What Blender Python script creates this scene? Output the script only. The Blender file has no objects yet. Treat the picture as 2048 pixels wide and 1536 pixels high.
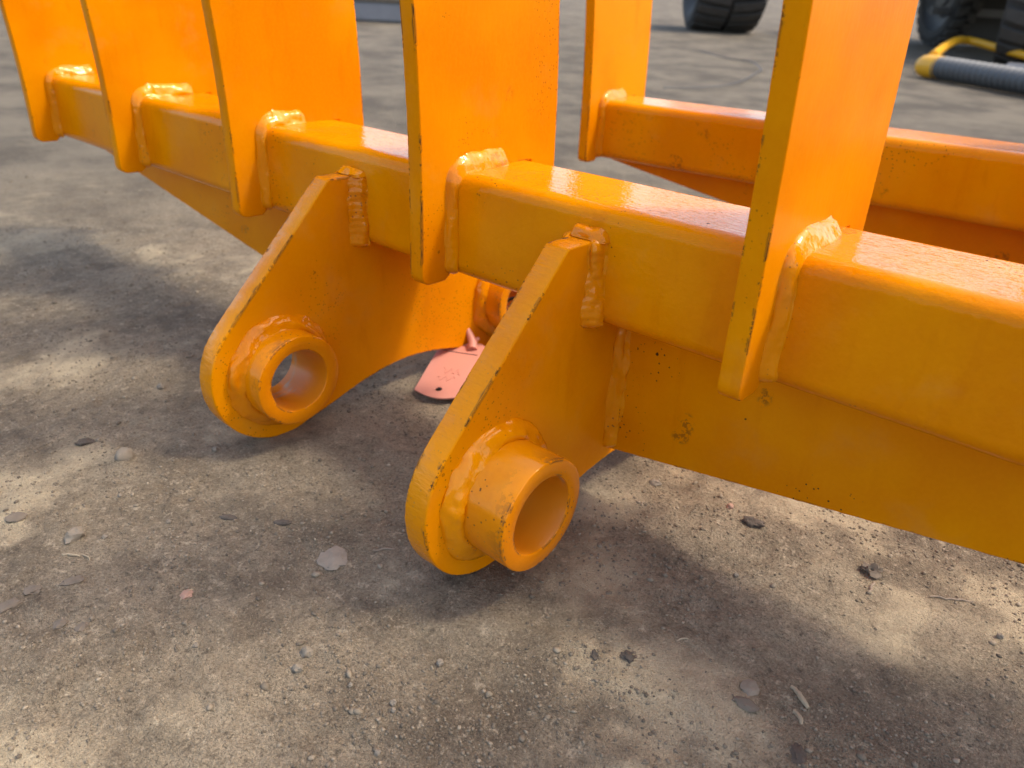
import bpy, bmesh, math, random
import numpy as np
from mathutils import Vector, Matrix
from mathutils.geometry import tessellate_polygon

R = math.radians
pi = math.pi
scn = bpy.context.scene
col = scn.collection
random.seed(7)
rng = np.random.default_rng(11)

# ------------------------------------------------------------------ camera
CAM = Vector((0.3922, -0.5060, 0.2431))
YAW, PIT, ROL = R(40.184), R(26.678), R(3.022)
F = Vector((-math.sin(YAW)*math.cos(PIT), math.cos(YAW)*math.cos(PIT), -math.sin(PIT)))
Rt = Vector((math.cos(YAW), math.sin(YAW), 0))
U = Rt.cross(F)
rt = Rt*math.cos(ROL) + U*math.sin(ROL)
up = -Rt*math.sin(ROL) + U*math.cos(ROL)
cam = bpy.data.cameras.new('camera')
camo = bpy.data.objects.new('camera', cam)
col.objects.link(camo)
mw = Matrix((rt, up, -F)).transposed().to_4x4()
mw.translation = CAM
camo.matrix_world = mw
cam.sensor_width = 36
cam.lens = 26.645
cam.clip_start = 0.01
cam.clip_end = 500
cam.dof.use_dof = True
cam.dof.focus_distance = 0.60
cam.dof.aperture_fstop = 7.5
cam.dof.aperture_blades = 0
scn.camera = camo

# ------------------------------------------------------------------ sky, sun, exposure
SUN_TRAVEL = Vector((-0.46, -0.42, -1.0)).normalized()
elev = math.asin(-SUN_TRAVEL.z)
azim = math.atan2(-SUN_TRAVEL.x, -SUN_TRAVEL.y)
w = bpy.data.worlds.new('World')
scn.world = w
w.use_nodes = True
nt = w.node_tree
bgn = nt.nodes['Background']
sky = nt.nodes.new('ShaderNodeTexSky')
sky.sky_type = 'NISHITA'
sky.sun_disc = False
sky.sun_elevation = elev
sky.sun_rotation = azim
sky.air_density = 1.0
sky.dust_density = 3.0
sky.ozone_density = 0.0
nt.links.new(sky.outputs[0], bgn.inputs[0])
bgn.inputs[1].default_value = 0.15
sl = bpy.data.lights.new('sun', 'SUN')
sl.energy = 0.85
sl.angle = R(7.0)
sl.color = (1.0, 0.94, 0.82)
so = bpy.data.objects.new('sun', sl)
so.rotation_euler = SUN_TRAVEL.to_track_quat('-Z', 'Y').to_euler()
so.location = (2, 2, 4)
col.objects.link(so)
scn.view_settings.view_transform = 'Standard'
scn.view_settings.look = 'None'
scn.view_settings.gamma = 1
scn.view_settings.use_curve_mapping = False
scn.view_settings.exposure = 1.46

# ------------------------------------------------------------------ noise helper
_perm = np.random.default_rng(3).random((64, 64, 64))
def vnoise(x, y, z=0.0):
    x = np.asarray(x, float); y = np.asarray(y, float); z = np.asarray(z, float) + 0*x
    xi = np.floor(x).astype(int); yi = np.floor(y).astype(int); zi = np.floor(z).astype(int)
    fx = x-xi; fy = y-yi; fz = z-zi
    fx = fx*fx*(3-2*fx); fy = fy*fy*(3-2*fy); fz = fz*fz*(3-2*fz)
    o = 0
    for a in (0, 1):
        for b in (0, 1):
            for c in (0, 1):
                wgt = (fx if a else 1-fx)*(fy if b else 1-fy)*(fz if c else 1-fz)
                o = o + wgt*_perm[(xi+a) % 64, (yi+b) % 64, (zi+c) % 64]
    return o*2-1
def fbm(x, y, z=0.0, n=3):
    o = 0; a = 1
    for k in range(n):
        o = o + a*vnoise(x*2**k+k*7.3, y*2**k+k*3.1, z*2**k+k*1.7)
        a *= .5
    return o

# ------------------------------------------------------------------ material helpers
class NT:
    def __init__(s, name):
        s.m = bpy.data.materials.new(name); s.m.use_nodes = True
        s.t = s.m.node_tree; s.b = s.t.nodes['Principled BSDF']
    def n(s, typ, ins=None, **kw):
        nd = s.t.nodes.new(typ)
        for k, v in kw.items(): setattr(nd, k, v)
        for k, v in (ins or {}).items(): s.set(nd.inputs[k], v)
        return nd
    def set(s, sock, v):
        if hasattr(v, 'links') or isinstance(v, bpy.types.NodeSocket): s.t.links.new(v, sock)
        else: sock.default_value = v
    def math(s, op, a, b=0.0, c=0.0, clamp=False):
        nd = s.n('ShaderNodeMath', operation=op, use_clamp=clamp)
        s.set(nd.inputs[0], a); s.set(nd.inputs[1], b); s.set(nd.inputs[2], c)
        return nd.outputs[0]
    def vmath(s, op, a, b=(0, 0, 0)):
        nd = s.n('ShaderNodeVectorMath', operation=op)
        s.set(nd.inputs[0], a); s.set(nd.inputs[1], b)
        return nd.outputs['Value'] if op in ('DOT_PRODUCT', 'LENGTH') else nd.outputs[0]
    def noise(s, vec, scale, detail=2.0, rough=.5):
        return s.n('ShaderNodeTexNoise', {'Vector': vec, 'Scale': scale, 'Detail': detail, 'Roughness': rough}).outputs['Fac']
    def ramp(s, v, a, b, lo=0.0, hi=1.0):
        nd = s.n('ShaderNodeMapRange', {0: v, 1: a, 2: b, 3: lo, 4: hi}); nd.interpolation_type = 'SMOOTHSTEP'
        return nd.outputs[0]
    def mix(s, f, a, b):
        nd = s.n('ShaderNodeMix', data_type='RGBA')
        s.set(nd.inputs[0], f); s.set(nd.inputs[6], a); s.set(nd.inputs[7], b)
        return nd.outputs[2]
    def bump(s, h, strength, dist, normal=None):
        nd = s.n('ShaderNodeBump', {'Strength': strength, 'Distance': dist, 'Height': h})
        if normal is not None: s.t.links.new(normal, nd.inputs['Normal'])
        return nd.outputs[0]

def rgb(r, g, b): return (r, g, b, 1.0)

def paint(name, cut=0.0, speck=1.0, chip=1.0, wave=1.0, weld=False, spec=.42, r0=.05):
    k = NT(name)
    oi = k.n('ShaderNodeObjectInfo').outputs['Random']
    off = k.n('ShaderNodeCombineXYZ', {0: k.math('MULTIPLY', oi, 13.7), 1: k.math('MULTIPLY', oi, 5.1), 2: k.math('MULTIPLY', oi, 9.3)}).outputs[0]
    co = k.vmath('ADD', k.n('ShaderNodeTexCoord').outputs['Object'], off)
    geo = k.n('ShaderNodeNewGeometry')
    # paint film: coats of slightly different thickness
    thick = k.ramp(k.noise(co, 7.0, 3.0, .55), .35, .68)
    base = k.mix(thick, rgb(.70, .204, .0003), rgb(.78, .264, .0004))
    sm = k.n('ShaderNodeMapping', {'Vector': co}); sm.inputs['Scale'].default_value = (1.0, 1.0, .22)
    base = k.mix(k.ramp(k.noise(sm.outputs[0], 38.0, 4.0, .6), .56, .72, 0, .30), base, rgb(.60, .148, .0003))
    dust = k.ramp(k.noise(co, 13.0, 5.0, .7), .52, .74, 0, .10)
    base = k.mix(dust, base, rgb(.50, .30, .12))
    # fine overspray mottling
    mot = k.ramp(k.noise(co, 260.0, 2.0), .42, .62)
    base = k.mix(k.math('MULTIPLY', mot, .07), base, rgb(.90, .36, .004))
    # dirt specks
    vor = k.n('ShaderNodeTexVoronoi', {'Vector': co, 'Scale': 290.0})
    sel = k.math('GREATER_THAN', k.vmath('DOT_PRODUCT', vor.outputs['Color'], (1, 0, 0)), .66)
    clus = k.ramp(k.noise(co, 9.0, 2.0), .47, .64)
    dot = k.math('LESS_THAN', vor.outputs['Distance'], k.math('MULTIPLY_ADD', clus, .20, .05))
    spk = k.math('MULTIPLY', k.math('MULTIPLY', dot, sel), k.math('MULTIPLY_ADD', clus, .6, .25))
    vor2 = k.n('ShaderNodeTexVoronoi', {'Vector': co, 'Scale': 34.0})
    sel2 = k.math('GREATER_THAN', k.vmath('DOT_PRODUCT', vor2.outputs['Color'], (0, 1, 0)), .92)
    wob = k.math('MULTIPLY_ADD', k.noise(co, 300.0), .08, .015)
    dot2 = k.math('MULTIPLY', k.math('LESS_THAN', vor2.outputs['Distance'], wob), sel2)
    spk = k.math('MAXIMUM', spk, k.math('MULTIPLY', dot2, .8))
    # greasy blotches with torn outlines
    bl = k.math('MULTIPLY', k.ramp(k.noise(co, 16.0, 2.0), .69, .74), k.ramp(k.noise(co, 220.0, 3.0, .7), .47, .57))
    spk = k.math('MULTIPLY', k.math('MAXIMUM', spk, k.math('MULTIPLY', bl, .42)), speck)
    base = k.mix(spk, base, rgb(.070, .024, .005))
    # chips along edges
    bv = k.n('ShaderNodeBevel', {'Radius': .0030}, samples=4).outputs[0]
    edge = k.math('SUBTRACT', 1.0, k.vmath('DOT_PRODUCT', bv, geo.outputs['True Normal']))
    emask = k.ramp(edge, .015, .06)
    cn = k.ramp(k.math('ADD', k.math('MULTIPLY', k.noise(co, 24.0, 1.0), .62), k.math('MULTIPLY', k.noise(co, 210.0, 3.0, .7), .38)), .545, .563)
    ch = k.math('MULTIPLY', k.math('MULTIPLY', emask, cn), chip)
    base = k.mix(ch, base, rgb(.035, .022, .014))
    k.set(k.b.inputs['Base Color'], base)
    rough = k.math('MULTIPLY_ADD', k.noise(co, 40.0, 3.0), .14, r0)
    rough = k.math('ADD', rough, k.math('MULTIPLY', k.math('MAXIMUM', ch, spk), .5))
    k.set(k.b.inputs['Roughness'], rough)
    k.b.inputs['Specular IOR Level'].default_value = spec
    k.b.inputs['Specular Tint'].default_value = rgb(1.0, .78, .52)
    k.b.inputs['IOR'].default_value = 1.5
    # relief: orange peel, brush waves, flame-cut drag lines
    h1 = k.noise(co, 420.0, 1.0)
    nrm = k.bump(h1, .25*wave, .00022)
    st = k.n('ShaderNodeMapping', {'Vector': co}); st.inputs['Scale'].default_value = (1.0, 2.6, 1.0)
    h2 = k.noise(st.outputs[0], 85.0, 2.0)
    nrm = k.bump(h2, .5*wave, .00035, nrm)
    if cut:
        mp = k.n('ShaderNodeMapping', {'Vector': co}); mp.inputs['Scale'].default_value = (.25, 1.0, 1.0)
        h3 = k.noise(mp.outputs[0], 330.0, 3.0, .6)
        nrm = k.bump(h3, .8*cut, .0006, nrm)
        nrm = k.bump(k.noise(co, 120.0, 2.0), .6*cut, .0008, nrm)
    if weld:
        nrm = k.bump(k.noise(co, 150.0, 2.0), .45, .0010, nrm)
    nrm = k.bump(k.math('SUBTRACT', 1.0, k.math('MAXIMUM', ch, spk)), .6, .0003, nrm)
    k.set(k.b.inputs['Normal'], nrm)
    return k.m

def simple(name, c, rough=.6, metal=0.0, var=.15, scale=30.0, bump=.3, bdist=.001):
    k = NT(name)
    co = k.n('ShaderNodeTexCoord').outputs['Object']
    f = k.noise(co, scale, 4.0, .6)
    a = tuple(x*(1-var) for x in c)+(1,); b = tuple(min(1, x*(1+var)) for x in c)+(1,)
    k.set(k.b.inputs['Base Color'], k.mix(f, a, b))
    k.set(k.b.inputs['Roughness'], k.math('MULTIPLY_ADD', f, .2, rough-.1))
    k.b.inputs['Metallic'].default_value = metal
    k.set(k.b.inputs['Normal'], k.bump(k.noise(co, scale*5, 3.0), bump, bdist))
    return k.m

def dirt_mat():
    k = NT('packed_dirt')
    co = k.n('ShaderNodeTexCoord').outputs['Object']
    n1 = k.ramp(k.noise(co, 3.3, 6.0, .66), .38, .62)
    n2 = k.ramp(k.noise(co, 17.0, 5.0, .65), .35, .66)
    n3 = k.noise(co, 95.0, 4.0, .7)
    n4 = k.noise(co, 420.0, 3.0, .7)
    c = k.mix(n1, rgb(.138, .112, .080), rgb(.275, .231, .163))
    c = k.mix(k.math('MULTIPLY', n2, .6), c, rgb(.320, .272, .196))
    c = k.mix(k.ramp(n3, .47, .28, 0, .75), c, rgb(.080, .064, .047))
    c = k.mix(k.ramp(n3, .55, .72, 0, .7), c, rgb(.47, .405, .300))
    c = k.mix(k.ramp(n4, .50, .36, 0, .45), c, rgb(.080, .064, .047))
    c = k.mix(k.ramp(n4, .56, .70, 0, .42), c, rgb(.46, .395, .295))
    # embedded stones: faint flat grey or rosy patches
    v = k.n('ShaderNodeTexVoronoi', {'Vector': k.vmath('ADD', co, k.vmath('SCALE', k.n('ShaderNodeTexNoise', {'Vector': co, 'Scale': 60.0}).outputs['Color'])), 'Scale': 22.0})
    vv = v
    wob = k.math('MULTIPLY_ADD', k.noise(co, 70.0, 2.0), .28, .10)
    inside = k.ramp(k.math('SUBTRACT', wob, vv.outputs['Distance']), -.03, .06)
    sel = k.math('GREATER_THAN', k.vmath('DOT_PRODUCT', vv.outputs['Color'], (1, 0, 0)), .72)
    hue = k.vmath('DOT_PRODUCT', vv.outputs['Color'], (0, 1, 0))
    sc = k.mix(hue, rgb(.19, .168, .140), rgb(.40, .335, .265))
    c = k.mix(k.math('MULTIPLY', k.math('MULTIPLY', inside, sel), .55), c, sc)
    dry = k.ramp(k.noise(k.vmath('ADD', co, (3.1, 1.7, 0.0)), 4.6, 4.0, .6), .54, .66)  # noise patches: paler dirt colour painted in for sunlit spots
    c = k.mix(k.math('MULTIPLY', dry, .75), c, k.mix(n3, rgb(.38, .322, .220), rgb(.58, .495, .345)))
    # oil-dark stains
    st = k.math('MULTIPLY', k.ramp(k.noise(co, 6.0, 5.0, .65), .58, .72), .60)
    c = k.mix(st, c, rgb(.075, .060, .046))
    far = k.ramp(k.vmath('LENGTH', k.vmath('SUBTRACT', co, (.1, -.1, 0.0))), .8, 2.2)
    c = k.mix(far, c, k.mix(k.ramp(k.noise(co, 3.4, 6.0, .68), .34, .66), rgb(.085, .073, .056), rgb(.168, .146, .110)))
    mul = k.n('ShaderNodeMix', {0: 1.0, 6: c, 7: rgb(1.13, 1.055, .955)}, data_type='RGBA', blend_type='MULTIPLY')
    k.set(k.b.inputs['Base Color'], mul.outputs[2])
    k.b.inputs['Roughness'].default_value = .92
    k.b.inputs['Specular IOR Level'].default_value = .25
    n = k.bump(k.noise(co, 36.0, 5.0, .65), .9, .009)
    n = k.bump(k.noise(co, 230.0, 4.0, .7), 1.0, .0055, n)
    n = k.bump(k.noise(co, 900.0, 2.0, .6), .9, .0018, n)
    k.set(k.b.inputs['Normal'], n)
    return k.m

def tint_mat(name, lo, hi, rough=.9):
    k = NT(name)
    at = k.n('ShaderNodeAttribute', attribute_name='tint').outputs['Fac']
    co = k.n('ShaderNodeTexCoord').outputs['Object']
    c = k.mix(at, lo+(1,), hi+(1,))
    c = k.mix(k.math('MULTIPLY', k.noise(co, 300.0, 3.0), .4), c, rgb(*(x*.6 for x in lo)))
    k.set(k.b.inputs['Base Color'], c)
    k.b.inputs['Roughness'].default_value = rough
    k.set(k.b.inputs['Normal'], k.bump(k.noise(co, 700.0, 3.0), .5, .0006))
    return k.m

M = {}
M['paint'] = paint('orange_paint', wave=1.0)
M['beam'] = paint('orange_paint_beam', wave=3.2, r0=.02, spec=.18, speck=1.25)
M['plate'] = paint('orange_paint_plate', speck=.55, wave=.8, spec=.07, r0=.24)
M['skirt'] = paint('orange_paint_speckled', speck=1.25, chip=.6, spec=.22, r0=.14)
M['cut'] = paint('orange_paint_flame_cut', cut=1.25, speck=.35, chip=1.0, spec=.35, r0=.14)
M['weld'] = paint('orange_paint_weld', weld=True, speck=.9, chip=0.0, wave=1.5, spec=.5, r0=.04)
def bore_mat():
    k = NT('machined_bore')
    co = k.n('ShaderNodeTexCoord').outputs['Object']
    mp = k.n('ShaderNodeMapping', {'Vector': co}); mp.inputs['Scale'].default_value = (1.0, .35, .35)
    f = k.ramp(k.noise(mp.outputs[0], 34.0, 3.0, .6), .60, .72)
    k.set(k.b.inputs['Base Color'], k.mix(f, rgb(.60, .185, .004), rgb(.40, .29, .18)))
    k.set(k.b.inputs['Metallic'], k.math('MULTIPLY', f, .55))
    k.b.inputs['Roughness'].default_value = .30
    tl = k.n('ShaderNodeMapping', {'Vector': co}); tl.inputs['Scale'].default_value = (1.0, .02, .02)
    k.set(k.b.inputs['Normal'], k.bump(k.noise(tl.outputs[0], 900.0, 2.0), .3, .0003))
    return k.m
M['bore'] = bore_mat()
M['dirt'] = dirt_mat()
M['crumb'] = tint_mat('dirt_crumbs', (.105, .079, .051), (.40, .318, .212))
M['slate'] = simple('dark_slate', (.145, .112, .078), .92, var=.5, scale=60, bump=.6)
M['stone'] = simple('grey_stone', (.21, .17, .12), .9, var=.4, scale=70, bump=.7)
M['palestone'] = simple('pale_stone', (.22, .18, .13), .92, var=.4, scale=90, bump=.6)
M['rosestone'] = simple('rose_stone', (.34, .20, .135), .85, var=.25, scale=90, bump=.6)
M['flatstone'] = simple('flat_stone', (.24, .195, .142), .92, var=.4, scale=70, bump=.7)
M['clod'] = simple('dark_clod', (.085, .066, .048), .95, var=.45, scale=60, bump=.9, bdist=.002)
M['straw'] = simple('dry_wood', (.34, .265, .165), .8, var=.3, scale=90, bump=.5)
M['twig'] = simple('brown_twig', (.25, .19, .13), .85, var=.35, scale=90, bump=.6)
M['tag'] = simple('salmon_plastic', (.58, .245, .175), .5, var=.06, scale=40, bump=.05)
M['ink'] = simple('faded_ink', (.24, .13, .10), .7, var=.3, scale=300)
M['inkpale'] = simple('pale_ink', (.56, .235, .165), .7, var=.3, scale=300)
M['rubber'] = simple('tyre_rubber', (.032, .029, .026), .75, var=.4, scale=12, bump=.5)
M['dustrubber'] = simple('dusty_rubber', (.062, .055, .047), .85, var=.4, scale=12, bump=.5)
M['rim'] = simple('grey_rim', (.105, .107, .11), .55, var=.25, scale=14)
M['blackplastic'] = simple('black_plastic', (.012, .012, .012), .4)
M['hose'] = simple('grey_corrugated', (.085, .087, .085), .5, var=.15, scale=20)
M['yellow'] = simple('yellow_paint', (.74, .36, .012), .4, var=.12, scale=10)
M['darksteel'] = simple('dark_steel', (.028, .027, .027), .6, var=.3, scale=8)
M['greysteel'] = simple('grey_steel', (.16, .155, .15), .6, var=.3, scale=8)
M['concrete'] = simple('grey_concrete', (.20, .195, .195), .85, var=.25, scale=9)
M['redpaint'] = simple('faded_red_paint', (.36, .10, .10), .55, var=.2, scale=9)
M['wire'] = simple('thin_wire', (.06, .052, .045), .5)

# ------------------------------------------------------------------ object helpers
def tag(o, label=None, cat=None, group=None, kind=None):
    if label: o['label'] = label
    if cat: o['category'] = cat
    if group: o['group'] = group
    if kind: o['kind'] = kind
    return o
def empty(name, loc=(0, 0, 0), rz=0.0):
    o = bpy.data.objects.new(name, None); o.empty_display_size = .1
    o.location = loc; o.rotation_euler.z = rz
    col.objects.link(o); return o
def link(name, me, parent=None):
    o = bpy.data.objects.new(name, me); col.objects.link(o)
    if parent is not None: o.parent = parent
    return o
def mesh(name, verts, faces, mats, smooth=True, midx=None, sharp=40):
    me = bpy.data.meshes.new(name)
    me.from_pydata([tuple(v) for v in verts], [], [tuple(f) for f in faces])
    for m in (mats if isinstance(mats, (list, tuple)) else [mats]): me.materials.append(m)
    if midx is not None: me.polygons.foreach_set('material_index', midx)
    me.polygons.foreach_set('use_smooth', [smooth]*len(me.polygons))
    me.update()
    if smooth and sharp: me.set_sharp_from_angle(angle=R(sharp))
    return me
def grid_faces(n, m, closed_m=True, closed_n=False, o=0):
    fs = []
    for i in range(n if closed_n else n-1):
        for j in range(m if closed_m else m-1):
            a = o+i*m+j; b = o+i*m+(j+1) % m; i2 = (i+1) % n
            fs.append((a, b, o+i2*m+(j+1) % m, o+i2*m+j))
    return fs

def resample(poly, step):
    out = []
    n = len(poly)
    for i in range(n):
        a = np.array(poly[i]); b = np.array(poly[(i+1) % n])
        k = max(1, int(np.ceil(np.linalg.norm(b-a)/step)))
        for j in range(k): out.append(a+(b-a)*j/k)
    return np.array(out)
def fillet_poly(pts, seg=6):
    """pts: (y, z, radius) -> polygon with rounded corners"""
    out = []
    n = len(pts)
    for i in range(n):
        p = np.array(pts[i][:2]); r = pts[i][2] if len(pts[i]) > 2 else 0
        if r <= 0: out.append(p); continue
        a = np.array(pts[i-1][:2])-p; b = np.array(pts[(i+1) % n][:2])-p
        a /= np.linalg.norm(a); b /= np.linalg.norm(b)
        ang = math.acos(np.clip(a@b, -1, 1)); d = r/math.tan(ang/2)
        bis = (a+b)/np.linalg.norm(a+b); c = p+bis*r/math.sin(ang/2)
        p0 = p+a*d-c; p1 = p+b*d-c
        a0 = math.atan2(p0[1], p0[0]); da = (math.atan2(p1[1], p1[0])-a0+pi) % (2*pi)-pi
        for j in range(seg+1):
            t = a0+da*j/seg; out.append(c+r*np.array([math.cos(t), math.sin(t)]))
    return out
def area(P):
    x, y = P[:, 0], P[:, 1]
    return .5*np.sum(x*np.roll(y, -1)-np.roll(x, -1)*y)
def plate_mesh(name, outline, t, mats, hole=None, bev=.0012, step=.0035, jit=.00025, axis='X', seed=0):
    """solid plate: outline in (y,z) [axis X] or (x,z) [axis Y]; occupies 0..-t on the axis"""
    P = resample(outline, step)
    if area(P) < 0: P = P[::-1]
    loops = [(P, 1)]
    if hole is not None: loops.append((np.array(hole), 1))
    V = []; Fc = []; mi = []; caps = {0: [], 1: []}; sharp = []
    offs = [(0, 1.0), (.29, .29), (1.0, 0.0)]
    for li, (L, _) in enumerate(loops):
        n = len(L)
        tg = np.roll(L, -1, 0)-np.roll(L, 1, 0); tg /= np.linalg.norm(tg, axis=1)[:, None]+1e-12
        nr = np.stack([-tg[:, 1], tg[:, 0]], 1)            # inward for a CCW outline
        if li == 1: nr = nr*(-1 if area(L) > 0 else 1)
        s = np.arange(n)
        base = len(V)
        rings = []
        for side in (0, 1):
            seq = [(0.0, 1.0), (.29, .29), (1.0, 0.0)] if side == 0 else [(1.0, 0.0), (.29, .29), (0.0, 1.0)]
            for dz, dn in seq:
                j = 0
                if jit and dz < 1:
                    j = jit*(vnoise(L[:, 0]*260+seed*3.3, L[:, 1]*260, side*9.1+li)+.6*vnoise(L[:, 0]*800+seed, L[:, 1]*800, side*4.4))
                    if dz == 0: j = np.abs(j)
                Q = L+nr*(dn*bev+j)[:, None] if np.ndim(j) else L+nr*(dn*bev)
                x = -dz*bev if side == 0 else -t+dz*bev
                rings.append((Q, x))
        for Q, x in rings:
            for q in Q: V.append((x, q[0], q[1]))
        m = len(rings)
        for i in range(m-1):
            for j in range(n):
                a = base+i*n+j; b = base+i*n+(j+1) % n
                f = (a, a+n, b+n, b) if (li == 0) else (a, b, b+n, a+n)
                Fc.append(f); mi.append(1 if i == 2 else 0)
        caps[0].append((base, n)); caps[1].append((base+(m-1)*n, n))
        for st in (base, base+(m-1)*n):
            for j in range(n): sharp.append((st+j, st+(j+1) % n))
    ncap = len(Fc)
    for side in (0, 1):
        polys = [[Vector((V[st+j][1], V[st+j][2], 0)) for j in range(n)] for st, n in caps[side]]
        idx = [st+j for st, n in caps[side] for j in range(n)]
        for tr in tessellate_polygon(polys):
            ids = [idx[q] for q in tr]
            p = [V[q] for q in ids]
            ar = (p[1][1]-p[0][1])*(p[2][2]-p[0][2])-(p[2][1]-p[0][1])*(p[1][2]-p[0][2])
            if abs(ar) < 1e-14: continue
            if (ar > 0) != (side == 0): ids = ids[::-1]
            Fc.append(tuple(ids)); mi.append(0)
    if axis == 'Y': V = [(v[1], -v[0], v[2]) for v in V]
    me = bpy.data.meshes.new(name)
    me.from_pydata(V, [], Fc)
    for m_ in mats: me.materials.append(m_)
    me.polygons.foreach_set('material_index', mi)
    me.polygons.foreach_set('use_smooth', [i < ncap for i in range(len(Fc))])
    es = {tuple(sorted(e)) for e in sharp}
    at = me.attributes.new('sharp_edge', 'BOOLEAN', 'EDGE')
    for e in me.edges:
        if tuple(sorted(e.vertices)) in es: at.data[e.index].value = True
    me.update()
    return me

def weld_mesh(name, path, n1, n2, l1, l2, seed=0, closed=False, lump=.3, nseg=11, ripple=.02, pitch=.011, pw=1.65):
    """fillet bead: corner line 'path', legs l1 along n1 and l2 along n2"""
    path = np.array(path, float); n = len(path)
    n1 = np.broadcast_to(np.array(n1, float), (n, 3)); n2 = np.broadcast_to(np.array(n2, float), (n, 3))
    d = np.linalg.norm(np.diff(path, axis=0), axis=1)
    s = np.concatenate([[0], np.cumsum(d)])
    tot = s[-1]
    V = []
    a = np.linspace(R(-8), R(98), nseg)
    if closed:
        th = s/(tot+d.mean())*2*pi; cx, cy = 2.4*np.cos(th), 2.4*np.sin(th)
    else:
        cx, cy = s*34, s*0
    for i in range(n):
        e = 1.0
        if not closed:
            q = min(s[i], tot-s[i])/.009
            e = math.sqrt(max(.02, 1-(1-min(1, q))**2))
        for k, t in enumerate(a):
            lm = 1+lump*float(vnoise(cx[i]+seed*5.1, cy[i]+3.3, k*.35+seed))+.45*lump*float(vnoise(cx[i]*3.1+seed, cy[i]*3.1, k*.9))
            rp = 1+ripple*math.sin(2*pi*s[i]/pitch+1.3*math.sin(t*2)+seed)
            c = abs(math.cos(t))**pw*(1 if math.cos(t) > 0 else -.6)
            sn = abs(math.sin(t))**pw*(1 if math.sin(t) > 0 else -.6)
            V.append(path[i]+e*lm*rp*(n1[i]*l1*c+n2[i]*l2*sn)*.92)
        V.append(path[i]-e*.002*(n1[i]+n2[i]))
    m = nseg+1
    Fc = grid_faces(n, m, True, closed)
    if not closed:
        Fc.append(tuple(range(m))); Fc.append(tuple((n-1)*m+j for j in range(m))[::-1])
    me = mesh(name, V, Fc, M['weld'], sharp=60)
    bm = bmesh.new(); bm.from_mesh(me); bmesh.ops.recalc_face_normals(bm, faces=bm.faces); bm.to_mesh(me); bm.free()
    return me

def lathe_x(name, prof, mats, seg=96, cap=False, closed=True, sharp=35, midx=None):
    """profile [(x, r)] turned round the X axis"""
    V = []
    for x, r in prof:
        for j in range(seg):
            t = 2*pi*j/seg; V.append((x, r*math.cos(t), r*math.sin(t)))
    Fc = grid_faces(len(prof), seg, True, closed)
    me = mesh(name, V, Fc, mats, sharp=None)
    bm = bmesh.new(); bm.from_mesh(me); bmesh.ops.recalc_face_normals(bm, faces=bm.faces); bm.to_mesh(me); bm.free()
    me.set_sharp_from_angle(angle=R(sharp))
    return me
def tube_mesh(name, pts, r, mat, seg=12, rad=None, sharp=40):
    pts = np.array(pts, float); n = len(pts)
    V = []
    upv = np.array([0, 0, 1.0])
    for i in range(n):
        t = pts[min(i+1, n-1)]-pts[max(i-1, 0)]; t /= np.linalg.norm(t)+1e-12
        a = np.cross(t, upv)
        if np.linalg.norm(a) < .1: a = np.cross(t, np.array([1.0, 0, 0]))
        a /= np.linalg.norm(a); b = np.cross(a, t)
        rr = r if rad is None else rad[i]
        for j in range(seg):
            q = 2*pi*j/seg; V.append(pts[i]+rr*(a*math.cos(q)+b*math.sin(q)))
    Fc = grid_faces(n, seg)
    Fc.append(tuple(range(seg))[::-1]); Fc.append(tuple((n-1)*seg+j for j in range(seg)))
    me = mesh(name, V, Fc, mat, sharp=sharp)
    bm = bmesh.new(); bm.from_mesh(me); bmesh.ops.recalc_face_normals(bm, faces=bm.faces); bm.to_mesh(me); bm.free()
    return me
def box_mesh(name, size, mat, bev=.01, seg=2):
    bm = bmesh.new()
    bmesh.ops.create_cube(bm, size=1.0)
    for v in bm.verts: v.co = Vector((v.co.x*size[0], v.co.y*size[1], v.co.z*size[2]))
    bmesh.ops.bevel(bm, geom=bm.edges[:], offset=bev, segments=seg, affect='EDGES')
    me = bpy.data.meshes.new(name); bm.to_mesh(me); bm.free()
    me.materials.append(mat); me.set_sharp_from_angle(angle=R(50))
    me.polygons.foreach_set('use_smooth', [True]*len(me.polygons))
    return me

# ------------------------------------------------------------------ ground
GZ = -0.194
FW = np.array([-math.sin(YAW), math.cos(YAW)]); RW = np.array([math.cos(YAW), math.sin(YAW)])
C2 = np.array([CAM.x, CAM.y])
REST = np.array([(-.272, -.115), (.038, -.115), (-.272, .239), (.038, .239)])
def ground_z(x, y, fine=True):
    x = np.asarray(x, float); y = np.asarray(y, float)
    s = (x-C2[0])*FW[0]+(y-C2[1])*FW[1]
    t = np.maximum(0, s-1.6)
    base = GZ+.038*(t*t/(t+.8))
    if not fine: return base
    nz = .0050*fbm(x*4.2, y*4.2, .5, 2)+.0030*fbm(x*19, y*19, 2.5, 2)+.0017*fbm(x*75, y*75, 4.5, 2)
    nz = nz-.0030
    m = np.ones_like(nz)
    for q in REST:
        d = np.hypot(x-q[0], y-q[1]); m = np.minimum(m, np.clip((d-.02)/.10, 0, 1))
    m = m*m*(3-2*m)
    fade = 1-.55*np.clip((s-1.8)/4, 0, 1)
    return base+nz*m*fade+(1-m)*.0012
def spaced(lo, f0, f1, hi, st, g):
    mid = list(np.arange(f0, f1, st))
    a = []; x = f0; d = st
    while x > lo: d *= g; x -= d; a.append(x)
    b = []; x = mid[-1]; d = st
    while x < hi: d *= g; x += d; b.append(x)
    return np.array(a[::-1]+mid+b)
us = spaced(-70, -.75, .62, 70, .0042, 1.045)
ss = spaced(-3, .10, 1.25, 130, .0042, 1.035)
UU, SS = np.meshgrid(us, ss)
GX = C2[0]+UU*RW[0]+SS*FW[0]; GY = C2[1]+UU*RW[1]+SS*FW[1]
GZZ = ground_z(GX, GY)
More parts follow.
